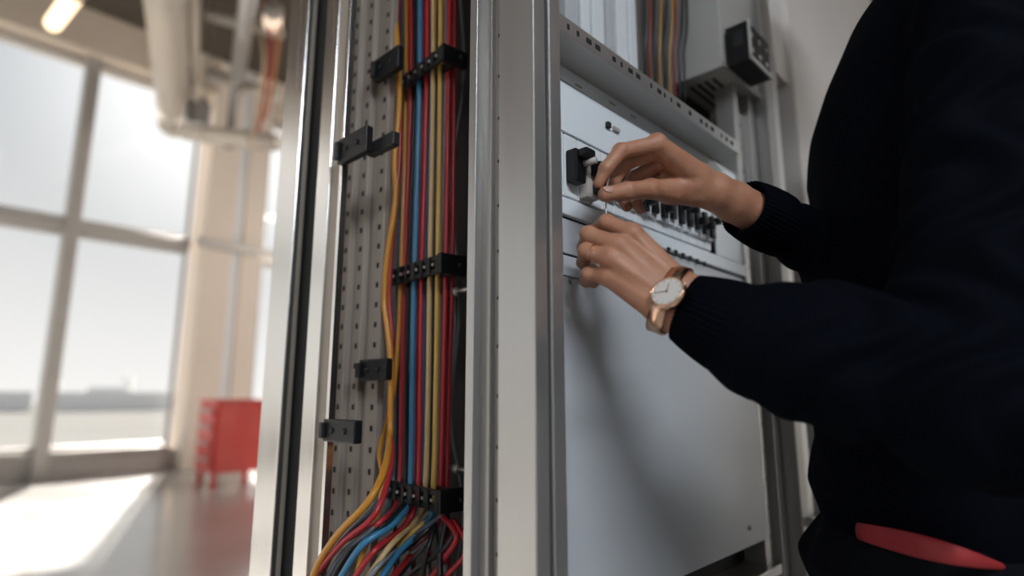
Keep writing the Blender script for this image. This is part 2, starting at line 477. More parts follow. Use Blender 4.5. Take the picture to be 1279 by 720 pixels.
for k, (bx_, by_) in enumerate(((5.5, 4.4), (7.1, 4.4))):  # two unseen lamps added to brighten the column and the hall around it
    e = thing('fill_lamp', 'added warm white fill lamp, unseen high over the hall floor, %s the column' % ('nearer to', 'farther from')[k], 'lamp', (bx_, by_, 4.75), 'added fill lamps over the hall floor')
    box('housing', bx_ - 0.7, bx_ + 0.7, by_ - 0.09, by_ + 0.09, 4.79, 4.84, M_white, e, 0.006)
    box('diffuser', bx_ - 0.68, bx_ + 0.68, by_ - 0.08, by_ + 0.08, 4.75, 4.79, mat('hall_fill_glow', (1.0, 0.90, 0.80), 0.5, emit=HALL_FILL), e, 0.004)
    for dx_ in (-0.6, 0.6):
        MB().tube([(bx_ + dx_, by_, 4.84), (bx_ + dx_, by_, Z_BEAM)], 0.006, 6).build('hanger_rod', M_lamph, e, True)
for k, (a, b, m, lab) in enumerate((((338, 45), (322, 165), 'r', 'red loose cable hanging from the ceiling behind the cabinet post'),
                                    ((348, 40), (330, 150), 'o', 'orange loose cable hanging from the ceiling behind the cabinet post'),
                                    ((330, 70), (312, 180), 't', 'tan loose cable hanging beside the red and orange ones'))):
    c = {'r': mat('hanging_red', (0.45, 0.06, 0.04), 0.5), 'o': mat('hanging_orange', (0.55, 0.2, 0.07), 0.5), 't': mat('hanging_tan', (0.5, 0.38, 0.25), 0.5)}[m]
    p0 = at(*a, 5.6); p1 = at(*b, 5.9); md = (p0 + p1) / 2 + np.array([0.05, 0.1, -0.12])
    tag(MB().tube(spline([p0 + np.array([0, 0.3, 0.5]), p0, md, p1]), 0.015, 8).build('hanging_cable', c, None, True), lab, 'cable')

# unseen batten added over the aisle, behind the viewer, to light panel and hands
bl = thing('fill_lamp', 'added cool white fill lamp, unseen above the aisle before the cabinets', 'lamp', (-0.5, -1.3, 2.3))
box('housing', -1.2, 0.2, -1.39, -1.21, 2.34, 2.39, M_white, bl, 0.006)
box('diffuser', -1.18, 0.18, -1.37, -1.23, 2.30, 2.34, mat('cool_fill_glow', (0.86, 0.93, 1.0), 0.5, emit=AISLE_FILL), bl, 0.004)
for xx_ in (-1.1, 0.1):
    MB().tube([(xx_, -1.3, 2.39), (xx_, -1.3, Z_BEAM)], 0.006, 6).build('hanger_rod', M_lamph, bl, True)

# red tool cabinet on the floor
rc = onz(263, 612, 0.0)
RX0 = rc[0]; RY0 = rc[1]
RX1 = ony(322, 560, RY0)[0] + 0.10
RY1 = onx(246, 560, RX0)[1]
RZT = ony(263, 499, RY0)[2]
e = thing('tool_cabinet', 'red steel tool cabinet standing on the floor near the column', 'cabinet', ((RX0 + RX1) / 2, (RY0 + RY1) / 2, 0))
box('body', RX0, RX1, RY0, RY1, 0.14, RZT - 0.03, M_red, e, 0.008)
box('top', RX0 - 0.02, RX1 + 0.02, RY0 - 0.02, RY1 + 0.02, RZT - 0.03, RZT, M_red, e, 0.006)
for sx in (RX0 + 0.01, RX1 - 0.06):
    for sy in (RY0 + 0.01, RY1 - 0.06):
        box('leg', sx, sx + 0.05, sy, sy + 0.05, 0, 0.15, M_red, e, 0.004)
nd = 4; hh = (RZT - 0.24) / nd
for k in range(nd):
    z0 = 0.18 + k * hh
    dr = box('drawer', RX0 - 0.022, RX0, RY0 + 0.03, RY1 - 0.03, z0, z0 + hh - 0.02, M_red, e, 0.005)
    box('handle', RX0 - 0.05, RX0 - 0.023, RY0 + 0.08, RY1 - 0.08, z0 + hh - 0.075, z0 + hh - 0.05, M_alu, dr, 0.004)

# ================================================================== THE ELECTRICAL CABINET
YF, YP = 0.37, 0.42
ZC0, ZC1 = 0.0, 2.25
X0 = ony(668, 360, YF)[0]
def yx(px, X=None, py=360): return onx(px, py, X0 if X is None else X)[1]
def xy(px, Y, py=360): return ony(px, py, Y)[0]
cab = thing('electrical_cabinet', 'open grey metal electrical cabinet with bare frame, cover plates and shelf rail', 'cabinet', (0.7, 0.6, 0))
# corner post: light outer face, recessed channel, lip
xj0, xj1 = xy(689, YF), xy(705, YF)
y622, y607, y592, y580 = yx(622), yx(607), yx(592), yx(580)
box('corner_post', X0, X0 + 0.019, YF, y622, ZC0, ZC1, M_alu, cab, 0.0015)
box('post_seam', X0 + 0.017, xj0 + 0.002, YF + 0.012, YF + 0.03, ZC0, ZC1, M_gap, cab)
box('door_jamb', xj0, xj1, YF, YP + 0.004, ZC0, ZC1, M_alu, cab, 0.002)
box('post_channel', X0 + 0.010, X0 + 0.03, y622, y592, ZC0, ZC1, M_alu2, cab)
box('post_rib', X0 + 0.004, X0 + 0.03, y607 - 0.002, y607 + 0.003, ZC0, ZC1, M_alu2, cab, 0.001)
box('post_lip', X0, X0 + 0.03, y592, y592 + 0.003, ZC0, ZC1, M_alu, cab, 0.001)
box('post_lip', X0 + 0.003, X0 + 0.03, y592 + 0.005, y580, ZC0, ZC1, M_alu, cab, 0.001)
hm = MB()
for k in range(40):
    z = 0.15 + k * 0.05
    hm.tube([(X0 + 0.0101, (y607 + y622) / 2, z), (X0 + 0.0092, (y607 + y622) / 2, z)], 0.0022, 8)
hm.build('channel_holes', M_gap, cab, kind='stuff')
# rear posts of the open side
def side(name, pa, pb, dx, m, depth=0.02, bev=0.001):
    ya, yb = sorted((yx(pa, X0 + dx), yx(pb, X0 + dx)))
    return box(name, X0 + dx, X0 + dx + depth, ya, yb, ZC0, ZC1, m, cab, bev)
side('rear_post', 337, 361, 0.0, M_bright, 0.010, 0.002)
side('rear_post_return', 355, 368, 0.010, M_tan, 0.008)
side('rear_gap', 362, 396, 0.022, M_gap)
side('inner_post', 387, 403, 0.0, M_bright, 0.006, 0.0015)
side('inner_post_return', 401, 416, 0.005, M_tan, 0.012)
side('inner_lip', 415.5, 419, -0.002, M_bright, 0.010, 0.0005)
# perforated rails at the back of the cable space
XB = 0.60
rails = []
for pa, pb, X in ((414, 434, 0.472), (434, 452, 0.482), (452, 476, 0.491)):
    ya, yb = sorted((yx(pa, X), yx(pb, X)))
    r_ = box('perforated_rail', X, X + 0.012, ya, yb + (0.004), ZC0, ZC1, M_galv, cab, 0.001)
    s_ = MB()
    for k in range(70):
        z = 0.10 + k * 0.03
        s_.box(X - 0.0006, X + 0.001, ya + (yb - ya) * 0.15, ya + (yb - ya) * 0.15 + 0.006, z, z + 0.008)
    s_.build('rail_slots', M_gap, r_, kind='stuff')
    rails.append((X, ya, yb))
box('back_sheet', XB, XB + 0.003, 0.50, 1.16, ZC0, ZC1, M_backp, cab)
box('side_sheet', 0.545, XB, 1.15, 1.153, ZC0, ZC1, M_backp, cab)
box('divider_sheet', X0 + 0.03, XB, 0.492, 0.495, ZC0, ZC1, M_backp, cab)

# front plates, right of the corner post: heights read on the plate plane
def pz(px, py, Y=None): return ony(px, py, YP if Y is None else Y)[2]
XL = xj1 - 0.001
XRT = xy(939, YP, 500)
z_sh = pz(705, 84)
z_a = pz(706, 104); z_b = pz(706, 168); z_c = pz(708, 249); z_d = pz(706, 272); z_e = pz(706, 318); z_f = pz(706, 347)
z_bot = pz(943, 676)
g = 0.0016
box('mounting_back', XL, XRT, YP + 0.03, YP + 0.034, z_bot - 0.2, z_sh, M_gap, cab)
box('cover_plate', XL, XRT, YP, YP + 0.003, z_a + g, z_sh, M_plate, cab, 0.001)
box('cover_plate', XL, XRT, YP - 0.003, YP + 0.001, z_b + g, z_a - g, M_plate, cab, 0.001)
xbr0 = xy(707, YP); xbr1 = xy(893, YP, 300)
box('breaker_window_end', xbr1 + 0.004, XRT, YP - 0.001, YP + 0.003, z_c + g, z_b - g, M_plate, cab, 0.001)
box('blank_plate', XL, xbr0 - 0.006, YP - 0.004, YP + 0.003, z_c + g, z_b - g, M_plate, cab, 0.001)
box('breaker_rail', XL, XRT, YP + 0.022, YP + 0.028, (z_b + z_c) / 2 - 0.018, (z_b + z_c) / 2 + 0.018, M_galv, cab)
box('cover_plate', XL, XRT, YP - 0.006, YP + 0.003, z_d + g, z_c - g, M_plate, cab, 0.001)
box('cover_plate', XL, XRT, YP - 0.001, YP + 0.003, z_e + g, z_d - g, M_paint, cab, 0.001)
box('cover_plate', XL, XRT, YP - 0.003, YP + 0.003, z_f + g, z_e - g, M_paint, cab, 0.001)
lp = box('cover_plate', XL, XRT, YP - 0.010, YP + 0.003, z_bot, z_f - g, M_paint, cab, 0.0015)
lp['label'] = 'large plain lower cover plate'
for (px, py) in ((713, 352), (934, 497), (936, 660), (930, 420)):
    q = ony(px, py, YP - 0.010)
    MB().tube([q, q - np.array([0, 0.003, 0])], 0.0032, 10).build('screw', M_screw, cab, True)
q = ony(758, 157, YP - 0.003)
box('latch', q[0] - 0.004, q[0] + 0.004, q[1] - 0.005, q[1], q[2] - 0.004, q[2] + 0.004, M_dark, cab, 0.001)
box('latch', q[0] + 0.012, q[0] + 0.026, q[1] - 0.004, q[1], q[2] - 0.003, q[2] + 0.003, M_greybox, cab, 0.001)
for px, py in ((722, 108), (764, 130), (790, 146)):
    q = ony(px, py, YP - 0.003)
    box('cover_clip', q[0] - 0.007, q[0] + 0.007, q[1] - 0.002, q[1], q[2] - 0.0015, q[2] + 0.0015, M_greybox, cab, 0.001)
# bottom opening with ledge under the lower plate
box('bottom_ledge', XL, XRT + 0.02, YP - 0.022, YP + 0.08, z_bot - 0.055, z_bot - 0.040, M_alu, cab, 0.001)
box('bottom_skirt', XL, XRT + 0.02, YP + 0.002, YP + 0.006, 0.02, z_bot - 0.055, M_paint, cab)
# shelf rail: plate seen from below with a slotted front lip
fe = onz(705, 41, z_sh + 0.002)
YS = fe[1]
XS1 = onz(929, 190, z_sh + 0.002)[0]
sh = box('shelf_rail', XL, XS1, YS, YP + 0.003, z_sh, z_sh + 0.003, M_greybox, cab, 0.0008)
zl = ony(705, 22, YS)[2]
box('shelf_lip', XL, XS1, YS - 0.002, YS + 0.001, z_sh, zl, M_alu, sh, 0.0008)
s_ = MB()
xx = XL + 0.02
while xx < XS1 - 0.02:
    w = random.choice((0.004, 0.007, 0.010))
    if random.random() < 0.75:
        s_.box(xx, xx + w, YS - 0.0026, YS - 0.0018, z_sh + (zl - z_sh) * 0.35, z_sh + (zl - z_sh) * 0.65)
    xx += 0.018
s_.build('lip_slots', M_gap, sh, kind='stuff')
# right uprights
xu = XRT
for k, (w, yo, m) in enumerate(((0.022, 0.0, M_alu), (0.040, 0.010, M_alu2), (0.026, -0.004, M_alu))):
    u_ = box('right_upright', xu, xu + w - 0.002, YP - 0.006 + yo, YP + 0.03, ZC0, ZC1, m, cab, 0.0012)
    if k == 1:
        hm = MB()
        for j in range(44):
            z = 0.1 + j * 0.047
            hm.tube([(xu + w / 2, YP + 0.0042, z), (xu + w / 2, YP + 0.003, z)], 0.0045, 8)
        hm.build('upright_holes', M_gap, u_, kind='stuff')
    xu += w
XU = xu
# space above the shelf
YB = 0.50
box('upper_back', XL, XU, YB, YB + 0.004, z_sh, ZC1, M_backp, cab)  # dark sheet colour stands in for the shadow above the shelf
xs = xy(700, YB - 0.02, 20); k = 0
while xs < 0.78:
    w = 0.030 if k % 2 == 0 else 0.022
    box('terminal_strip', xs, xs + w, YB - 0.03, YB, z_sh + 0.02, ZC1 - 0.2, M_white if k % 3 else M_paint, cab, 0.002)
    xs += w + 0.007; k += 1
for k in range(4):
    box('terminal_strip', xs + 0.012, xs + 0.028, YB - 0.02, YB, z_sh + 0.02, ZC1 - 0.2, M_alu2, cab, 0.002)
    xs += 0.034
wires = []
for k in range(9):
    px = 806 + k * 6.2
    c = [('red_wire_sheath', (0.22, 0.03, 0.02), 'red'), ('yellow_wire_sheath', (0.36, 0.2, 0.05), 'yellow'), ('black_wire_sheath', (0.02, 0.02, 0.02), 'black')][(2, 0, 2, 1, 2, 1, 0, 2, 2)[k]]
    P = [ony(px, 108 + k * 2.2, 0.47), ony(px - 1, 70, 0.46), ony(px + random.uniform(-3, 3), 30, 0.455), ony(px + random.uniform(-4, 4), -40, 0.46)]
    P[0][2] = max(P[0][2], z_sh + 0.006)
    o = MB().tube(spline(P), 0.0024, 8).build('control_wire', mat(c[0], c[1], 0.4), None, True)
    tag(o, '%s control wire above the shelf rail, %s of nine left of the grey box' % (c[2], ('first', 'second', 'third', 'fourth', 'fifth', 'sixth', 'seventh', 'eighth', 'ninth')[k]), 'wire', 'control wires above the shelf rail')

# grey box with black relay module above the shelf
YG = 0.40
c0 = ony(903, 82, YG)
gx1 = ony(949, 121, YG)[0]
gy1 = onz(864, 101, c0[2])[1]
e = thing('power_supply_box', 'grey steel box hanging above the shelf rail in the cabinet', 'box', ((c0[0] + gx1) / 2, (YG + gy1) / 2, c0[2]))
box('case', c0[0], gx1, YG, YB, c0[2], c0[2] + 0.32, M_greybox, e, 0.002)
box('base_lip', c0[0] - 0.002, gx1 + 0.006, YG - 0.004, YG, c0[2] - 0.004, c0[2] + 0.010, M_alu2, e, 0.001)
for k in range(4):
    box('vent_slot', c0[0] + 0.03, gx1 - 0.03, YG + 0.03 + k * 0.015, YG + 0.036 + k * 0.015, c0[2] - 0.001, c0[2] + 0.001, M_gap, e)
m0 = ony(936, 66, YG - 0.045)
mx0 = ony(904, 72, YG)[0] + 0.004
mx1 = ony(964, 100, YG - 0.045)[0]
mz0 = ony(937, 73, YG - 0.045)[2]; mz1 = mz0 + 0.075
e = thing('relay_module', 'black relay module with screw terminals on the grey box', 'relay', (m0[0], YG - 0.02, mz0))
mxl = ony(936, 66, YG - 0.045)[0]
box('body', mxl, mx1, YG - 0.045, YG - 0.0045, mz0, mz1, M_black, e, 0.002)
box('front_frame', mxl - 0.002, mx1 + 0.002, YG - 0.049, YG - 0.045, mz0 - 0.002, mz0 + 0.006, M_greybox, e, 0.001)
box('front_frame', mxl - 0.002, mxl + 0.004, YG - 0.049, YG - 0.045, mz0, mz1, M_greybox, e, 0.001)
box('side_label', mxl - 0.0012, mxl, YG - 0.036, YG - 0.018, mz0 + 0.030, mz0 + 0.058, M_dark, e)
for k in range(3):
    for j in range(2):
        xk = mxl + 0.012 + k * (mx1 - mxl - 0.02) / 2.4
        MB().tube([(xk, YG - 0.045, mz0 + 0.02 + j * 0.03), (xk, YG - 0.048, mz0 + 0.02 + j * 0.03)], 0.0045, 10).build('screw_terminal', M_screw, e, True)

# neighbouring cabinet
YN = 0.385
nb = thing('neighbour_cabinet', 'pale grey closed cabinet standing right of the open one', 'cabinet', (1.6, 0.6, 0))
XN = XU + 0.006
box('side_post', XN, XN + 0.035, YN, 0.55, ZC0, ZC1, M_alu2, nb, 0.002)
box('edge_strip', XN + 0.035, XN + 0.075, YN + 0.004, 0.5, ZC0, ZC1, M_alu, nb, 0.002)
box('slot_back', XN + 0.075, XN + 0.14, 0.45, 0.455, ZC0, ZC1, M_dark, nb)
box('door_panel', XN + 0.14, XN + 0.72, YN - 0.01, 0.42, 0.08, ZC1, M_door, nb, 0.004)
box('door_panel', XN + 0.735, XN + 1.4, YN - 0.01, 0.42, 0.08, ZC1, M_door, nb, 0.004)
box('carcass', XN + 0.14, XN + 1.4, 0.425, 0.9, 0.0, ZC1, M_greybox, nb)
hz = ony(985, 663, YN)[2]
box('cross_bracket', XN + 0.02, XN + 0.15, YN - 0.012, YN + 0.01, hz - 0.008, hz + 0.008, M_alu, nb, 0.002)
hz = ony(985, 95, YN)[2]
box('hinge', XN + 0.07, XN + 0.14, YN + 0.0, YN + 0.03, hz - 0.02, hz + 0.25, M_door, nb, 0.003)

# circuit breakers
pitch = 0.0255
nbk = int((xbr1 - xbr0) / pitch)
zb0, zb1 = z_c + 0.002, z_b - 0.002
zm = (zb0 + zb1) / 2
ordn = ['first', 'second', 'third', 'fourth', 'fifth', 'sixth', 'seventh', 'eighth', 'ninth', 'tenth', 'eleventh', 'twelfth', 'thirteenth', 'fourteenth', 'fifteenth', 'sixteenth', 'seventeenth', 'eighteenth', 'nineteenth', 'twentieth', 'twenty-first', 'twenty-second']
for k in range(nbk):
    x0 = xbr0 - 0.004 + k * pitch; x1 = x0 + pitch - 0.0012
    lab = {0: 'white circuit breaker with large black switch block beside the door jamb',
           1: 'beige circuit breaker with two black toggles pinched by the upper hand'}.get(k, 'white circuit breaker with black toggle, %s counted from the door jamb' % ordn[k])
    e = thing('circuit_breaker', lab, 'breaker', ((x0 + x1) / 2, YP, zb0), 'circuit breakers in one row')
    hB = zb1 - zb0
    if k == 1:
        box('body', x0, x1, YP - 0.004, YP + 0.022, zb0, zb1, M_white, e, 0.0012)
        box('face', x0 + 0.001, x1 - 0.001, YP - 0.018, YP - 0.0045, zb0 + 0.002, zb0 + hB * 0.62, M_beige, e, 0.0015)
        box('toggle', x0 + 0.006, x1 - 0.003, YP - 0.032, YP - 0.0185, zb0 + hB * 0.36, zb0 + hB * 0.58, M_black, e, 0.002)
        box('toggle', x0 + 0.009, x1 - 0.005, YP - 0.028, YP - 0.0185, zb0 + hB * 0.08, zb0 + hB * 0.26, M_black, e, 0.002)
    else:
        box('body', x0, x1, YP - 0.004, YP + 0.022, zb0, zb1, M_white, e, 0.0012)
        if k == 0:
            box('switch_block', x0 + 0.0015, x1 - 0.003, YP - 0.020, YP - 0.0045, zb0 + hB * 0.20, zb0 + hB * 0.72, M_black, e, 0.002)
            box('toggle', x0 + 0.004, x1 - 0.001, YP - 0.034, YP - 0.0205, zb0 + hB * 0.56, zb0 + hB * 0.70, M_black, e, 0.003)
            MB().tube([(x1 - 0.008, YP - 0.0205, zm), (x1 - 0.004, YP - 0.036, zm + 0.002)], 0.0042, 10).build('lever', M_beige, e, True)
        else:
            o1 = random.uniform(-0.03, 0.05); up = random.random() < 0.5
            box('face', x0 + 0.003, x1 - 0.003, YP - 0.010, YP - 0.0045, zb0 + hB * 0.18, zb0 + hB * 0.82, M_white, e, 0.001)
            box('switch_block', x0 + 0.006, x1 - 0.006, YP - 0.017, YP - 0.0105, zb0 + hB * (0.24 + o1), zb0 + hB * (0.70 + o1), M_black, e, 0.0015)
            z_t = zb0 + hB * ((0.50 if up else 0.32) + o1)
            box('toggle', x0 + 0.007, x1 - 0.007, YP - 0.030, YP - 0.0175, z_t, z_t + hB * 0.15, M_black, e, 0.002)
# small connector row under the breakers at the far end
for k in range(6):
    q = ony(832 + k * 9, 311 + k * 3.6, YP - 0.003)
    o = thing('terminal_plug', 'small black terminal plug below the breaker row, %s of six' % ordn[k], 'plug', q, 'black plugs below the breakers')
    box('plug_body', q[0] - 0.004, q[0] + 0.004, q[1] - 0.006, q[1] - 0.003, q[2] - 0.0025, q[2] + 0.0015, M_dark, o, 0.001)
    box('plug_pin', q[0] - 0.001, q[0] + 0.001, q[1] - 0.005, q[1] - 0.003, q[2] - 0.006, q[2] - 0.0025, M_dark, o)

# black cable brackets on the rails
def bracket(px0, px1, py0, py1, X, lab, tail=None):
    a = onx(px0, py1, X); b = onx(px1, py0, X)
    y0, y1 = sorted((a[1], b[1])); zc = onx((px0 + px1) / 2, (py0 + py1) / 2, X)[2]
    hgt = abs(onx(px0, py0, X)[2] - onx(px0, py1, X)[2])
    e = thing('rail_bracket', lab, 'bracket', (X, (y0 + y1) / 2, zc - hgt / 2), 'black brackets on the perforated rails')
    box('plate', X, X + 0.012, y0, y1, zc - hgt / 2, zc + hgt / 2, M_black, e, 0.002)
    for s in (0.3, 0.7):
        yy = y0 + (y1 - y0) * s
        MB().tube([(X, yy, zc), (X - 0.002, yy, zc)], 0.004, 8).build('screw', M_dark, e, True)
    box('hook', X - 0.006, X - 0.0005, y1 - 0.008, y1, zc - hgt * 0.35, zc + hgt * 0.35, M_dark, e, 0.001)
    if tail:
        ya, yb = sorted((yx(tail[0], X + 0.03), yx(tail[1], X + 0.03)))
        box('tail', X + 0.022, X + 0.034, ya, yb, zc - hgt * 0.32, zc + hgt * 0.2, M_dark, e, 0.002)
bracket(421, 457, 166, 196, X0 - 0.010, 'black bracket on the rails level with the breaker row', (457, 490))
bracket(402, 443, 525, 553, X0 - 0.010, 'wide black bracket low on the rails above the fanned cables')
bracket(447, 482, 449, 475, 0.470, 'black bracket on the inner rail beside the orange cable')
bracket(466, 497, 66, 92, 0.472, 'black bracket high on the inner rail near the picture top')

# cable clamps and the cable bundle
DV = np.array([math.cos(math.radians(84.0)), math.sin(math.radians(84.0)), 0.0])
AV = onx(562, 330, 0.512)
NV = np.array([DV[1], -DV[0], 0.0])            # into the cabinet
def clamp(pxl, pyl, pxr, pyr, hpx, lab):
    R = onv(pxr, pyr, AV - NV * 0.010, DV); Lp = onv(pxl, pyl, AV - NV * 0.010, DV)
    zc = R[2] ; L = np.dot(Lp - R, DV)
    hgt = hpx * 0.72 / FPX
    e = thing('cable_clamp', lab, 'clamp', (R[0], R[1], zc - hgt / 2), 'black cable clamps on the bundle')
    O = np.array([R[0], R[1], zc])
    zv = np.array([0, 0, 1.0])
    for dz in (-hgt / 2, hgt / 2 - 0.007):
        MB().obox(O + zv * dz, DV * L, NV * 0.005, zv * 0.007, 0.001).build('front_bar', M_black, e)
    MB().obox(O + NV * 0.021 - zv * hgt / 2, DV * L, NV * 0.005, zv * hgt, 0.001).build('back_bar', M_black, e)
    n = 6
    for k in range(n + 1):
        MB().obox(O - NV * 0.0025 + DV * (L - 0.006) * k / n - zv * hgt * 0.46, DV * (0.009 if k % 2 else 0.005), NV * 0.0075, zv * hgt * 0.92, 0.001).build('bridge', M_black if k % 3 else M_dark, e)
        if k < n:
            MB().tube([O - NV * 0.0005 + DV * (L * (k + 0.55) / n), O - NV * 0.003 + DV * (L * (k + 0.55) / n)], 0.0028, 8).build('screw', M_screw, e, True)
    MB().obox(O - DV * 0.008 - zv * hgt * 0.55 - NV * 0.002, DV * 0.010, NV * 0.045, zv * hgt * 1.1, 0.0015).build('end_block', M_black, e)
    MB().tube([O - DV * 0.008 + NV * 0.03, O - DV * 0.011 + NV * 0.03], 0.004, 10).build('screw', M_dark, e, True)
    return O
c_top = clamp(500, 122, 551, 66, 24, 'black cable clamp nearest the picture top, tilted steeply')
c_mid = clamp(489, 353, 548, 329, 27, 'black cable clamp across the middle of the bundle')
c_low = clamp(484, 609, 547, 627, 27, 'black cable clamp low on the bundle where cables fan out')
CC = {'red': (0.42, 0.022, 0.03), 'blue': (0.045, 0.20, 0.36), 'yellow': (0.58, 0.36, 0.085), 'cream': (0.55, 0.38, 0.18),
      'black': (0.014, 0.014, 0.016), 'slate': (0.085, 0.105, 0.14), 'orange': (0.58, 0.25, 0.03), 'grey': (0.20, 0.21, 0.22)}
def cable_mat(c): return mat(c + '_cable_sheath', CC[c], 0.34, 0, 0.12, 40, spec=0.5)
# colour, radius, depth offset, pixels at (y=-40, 110, 335, 470, 600), fan end
cables = [
    ('slate', 4.3, 0.002, (503, 503, 497, 494, 490), [(470, 655), (430, 690), (402, 735)], 'slate grey cable, leftmost of the clamped bundle'),
    ('red', 4.2, 0.000, (512, 513, 505, 502, 498), [(478, 650), (425, 680), (396, 725)], 'red cable between slate and black ones at the bundle left'),
    ('black', 3.6, 0.006, (518, 518, 511, 508, 505), [(486, 654), (440, 690), (412, 738)], 'black cable just left of the bright blue one'),
    ('blue', 5.2, -0.002, (525, 524, 518, 515, 512), [(494, 652), (452, 682), (418, 735)], 'bright blue cable in the bundle left of centre'),
    ('red', 4.4, 0.001, (534, 533, 527, 525, 522), [(506, 656), (468, 688), (432, 738)], 'dark red cable between the blue and cream cables'),
    ('blue', 3.6, 0.009, (543, 539, 531, 529, 527), [(516, 662), (480, 694), (446, 742)], 'thin blue cable behind the dark red and cream ones'),
    ('cream', 4.6, 0.000, (541, 541, 537, 535, 531), [(520, 650), (486, 684), (448, 740)], 'cream cable next to the yellow one in the bundle'),
    ('yellow', 4.9, 0.005, (551, 550, 547, 545, 541), [(530, 652), (500, 678), (462, 735)], 'golden yellow cable right of the cream one'),
    ('red', 4.8, 0.014, (562, 560, 557, 554, 550), [(546, 655), (520, 686), (474, 742)], 'bright red cable, second from the right in the bundle'),
    ('red', 4.2, 0.024, (568, 567, 565, 561, 558), [(558, 662), (560, 690), (556, 745)], 'red cable, rightmost of the clamped bundle'),
    ('black', 3.2, 0.014, (508, 508, 501, 498, 494), [(474, 662), (434, 698), (404, 745)], 'thin black cable behind the slate and red ones'),
    ('red', 3.0, 0.013, (529, 528, 522, 520, 517), [(500, 664), (460, 698), (424, 748)], 'thin red cable behind the bright blue one'),
    ('yellow', 3.0, 0.014, (546, 544, 539, 537, 534), [(522, 668), (492, 698), (452, 748)], 'thin yellow cable behind the cream and yellow ones'),
    ('slate', 3.0, 0.020, (557, 555, 551, 549, 546), [(540, 668), (512, 704), (478, 750)], 'thin slate cable left of the bright red one'),
    ('grey', 3.0, 0.012, (556, 556, 551, 549, 546), [(542, 665), (508, 698), (470, 748)], 'thin grey cable behind the yellow and red ones'),
    ('black', 3.4, 0.010, (548, 546, 542, 540, 537), [(526, 668), (490, 700), (440, 750)], 'thin black cable behind the cream and yellow ones'),
]
def fan_out(px): return 0.112 * (1 - math.exp(-max(0.0, 512 - px) / 32.0))     # the fan leaves through the open side
for i, (c, rpx, off, xs_, fan, lab) in enumerate(cables):
    A2 = AV + NV * (0.004 + off)
    P = [onv(px, py, A2, DV) for px, py in zip(xs_, (-60, 105, 338, 470, 612))]
    for j, (px, py) in enumerate(fan):
        P.append(onv(px, py, A2 - NV * fan_out(px), DV))
    tag(MB().tube(spline(P, 10), rpx * 0.61 / FPX, 10).build('power_cable', cable_mat(c), None, True), lab, 'cable', 'cables in the clamped bundle')
loose = [('orange', 4.6, -0.012, [(488, -40), (497, 60), (499, 130), (493, 200), (494, 250), (484, 320), (480, 375), (484, 410), (488, 450), (488, 500), (487, 545), (480, 587), (460, 627), (422, 668), (396, 708), (385, 745)], 'orange-yellow loose cable bowing out left of the bundle'),
         ('red', 3.6, -0.008, [(500, -30), (494, 60), (500, 140), (497, 230), (490, 300), (486, 370), (490, 430), (486, 520), (489, 575), (470, 640), (428, 678), (394, 720), (380, 750)], 'thin red loose cable beside the orange bowing cable'),
         ('blue', 4.6, 0.004, [(540, 640), (528, 662), (498, 690), (468, 735)], 'short blue cable emerging under the low clamp'),
         ('orange', 3.4, 0.006, [(507, -40), (507, 120), (501, 335), (494, 470), (482, 530), (474, 565), (478, 600), (470, 650), (450, 700), (440, 745)], 'thin orange cable dropping behind the slate cable, curving out low'),
         ('slate', 3.6, 0.004, [(486, 610), (462, 640), (425, 676), (400, 722), (390, 748)], 'slate cable along the upper edge of the fan'),
         ('black', 3.8, 0.002, [(505, 630), (480, 655), (440, 684), (408, 735)], 'black cable inside the fan between slate and blue'),
         ('grey', 3.6, 0.000, [(536, 640), (512, 668), (474, 706), (440, 748)], 'grey cable in the fan below the cream cable')]
for (c, rpx, off, pts, lab) in loose:
    A2 = AV + NV * (0.004 + off)
    P = []
    for (px, py) in pts:
        P.append(onv(px, py, A2 - NV * fan_out(px) * (0.35 + 0.65 * min(1, max(0, (py - 540) / 60.0))), DV))
    tag(MB().tube(spline(P, 8), rpx * 0.73 / FPX, 10).build('loose_cable', cable_mat(c), None, True), lab, 'cable', 'loose cables around the bundle')
random.seed(11)
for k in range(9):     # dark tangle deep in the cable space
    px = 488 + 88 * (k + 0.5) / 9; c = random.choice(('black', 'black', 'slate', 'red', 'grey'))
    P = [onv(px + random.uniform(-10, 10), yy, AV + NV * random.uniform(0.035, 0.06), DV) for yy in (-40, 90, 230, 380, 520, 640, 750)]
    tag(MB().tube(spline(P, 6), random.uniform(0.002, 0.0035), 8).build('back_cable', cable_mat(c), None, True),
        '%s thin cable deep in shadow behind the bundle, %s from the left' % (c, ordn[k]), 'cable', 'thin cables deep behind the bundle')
for k in range(8):     # loops at the bottom right of the fan
    a = (random.uniform(545, 575), random.uniform(640, 660)); b = (random.uniform(480, 560), random.uniform(690, 745))
    c = ('black', 'red', 'black', 'grey', 'black', 'slate', 'black', 'red')[k]
    P = [onv(*a, AV + NV * 0.02, DV), onv((a[0] + b[0]) / 2 + random.uniform(-5, 25), (a[1] + b[1]) / 2, AV + NV * random.uniform(-0.01, 0.02), DV), onv(*b, AV + NV * random.uniform(0, 0.02), DV), onv(b[0] - 20, b[1] + 30, AV + NV * 0.01, DV)]
    tag(MB().tube(spline(P, 8), random.uniform(0.003, 0.0045), 8).build('loop_cable', cable_mat(c), None, True),
        '%s cable loop tangled below the low clamp' % c, 'cable', '%s cable loops below the low clamp' % c)
for py0, lab in ((365, 'upper'), (585, 'lower')):
    p = onv(568, py0, AV + NV * 0.03, DV)
    e = thing('cable_rung', '%s short metal rung behind the bundle beside the corner post' % lab, 'bracket', p)
    MB().tube([p - DV * 0.07, p + DV * 0.03], 0.004, 8).build('rod', M_screw, e, True)
    MB().tube([p - DV * 0.01, p - DV * 0.002], 0.007, 8).build('nut', M_alu2, e, True)

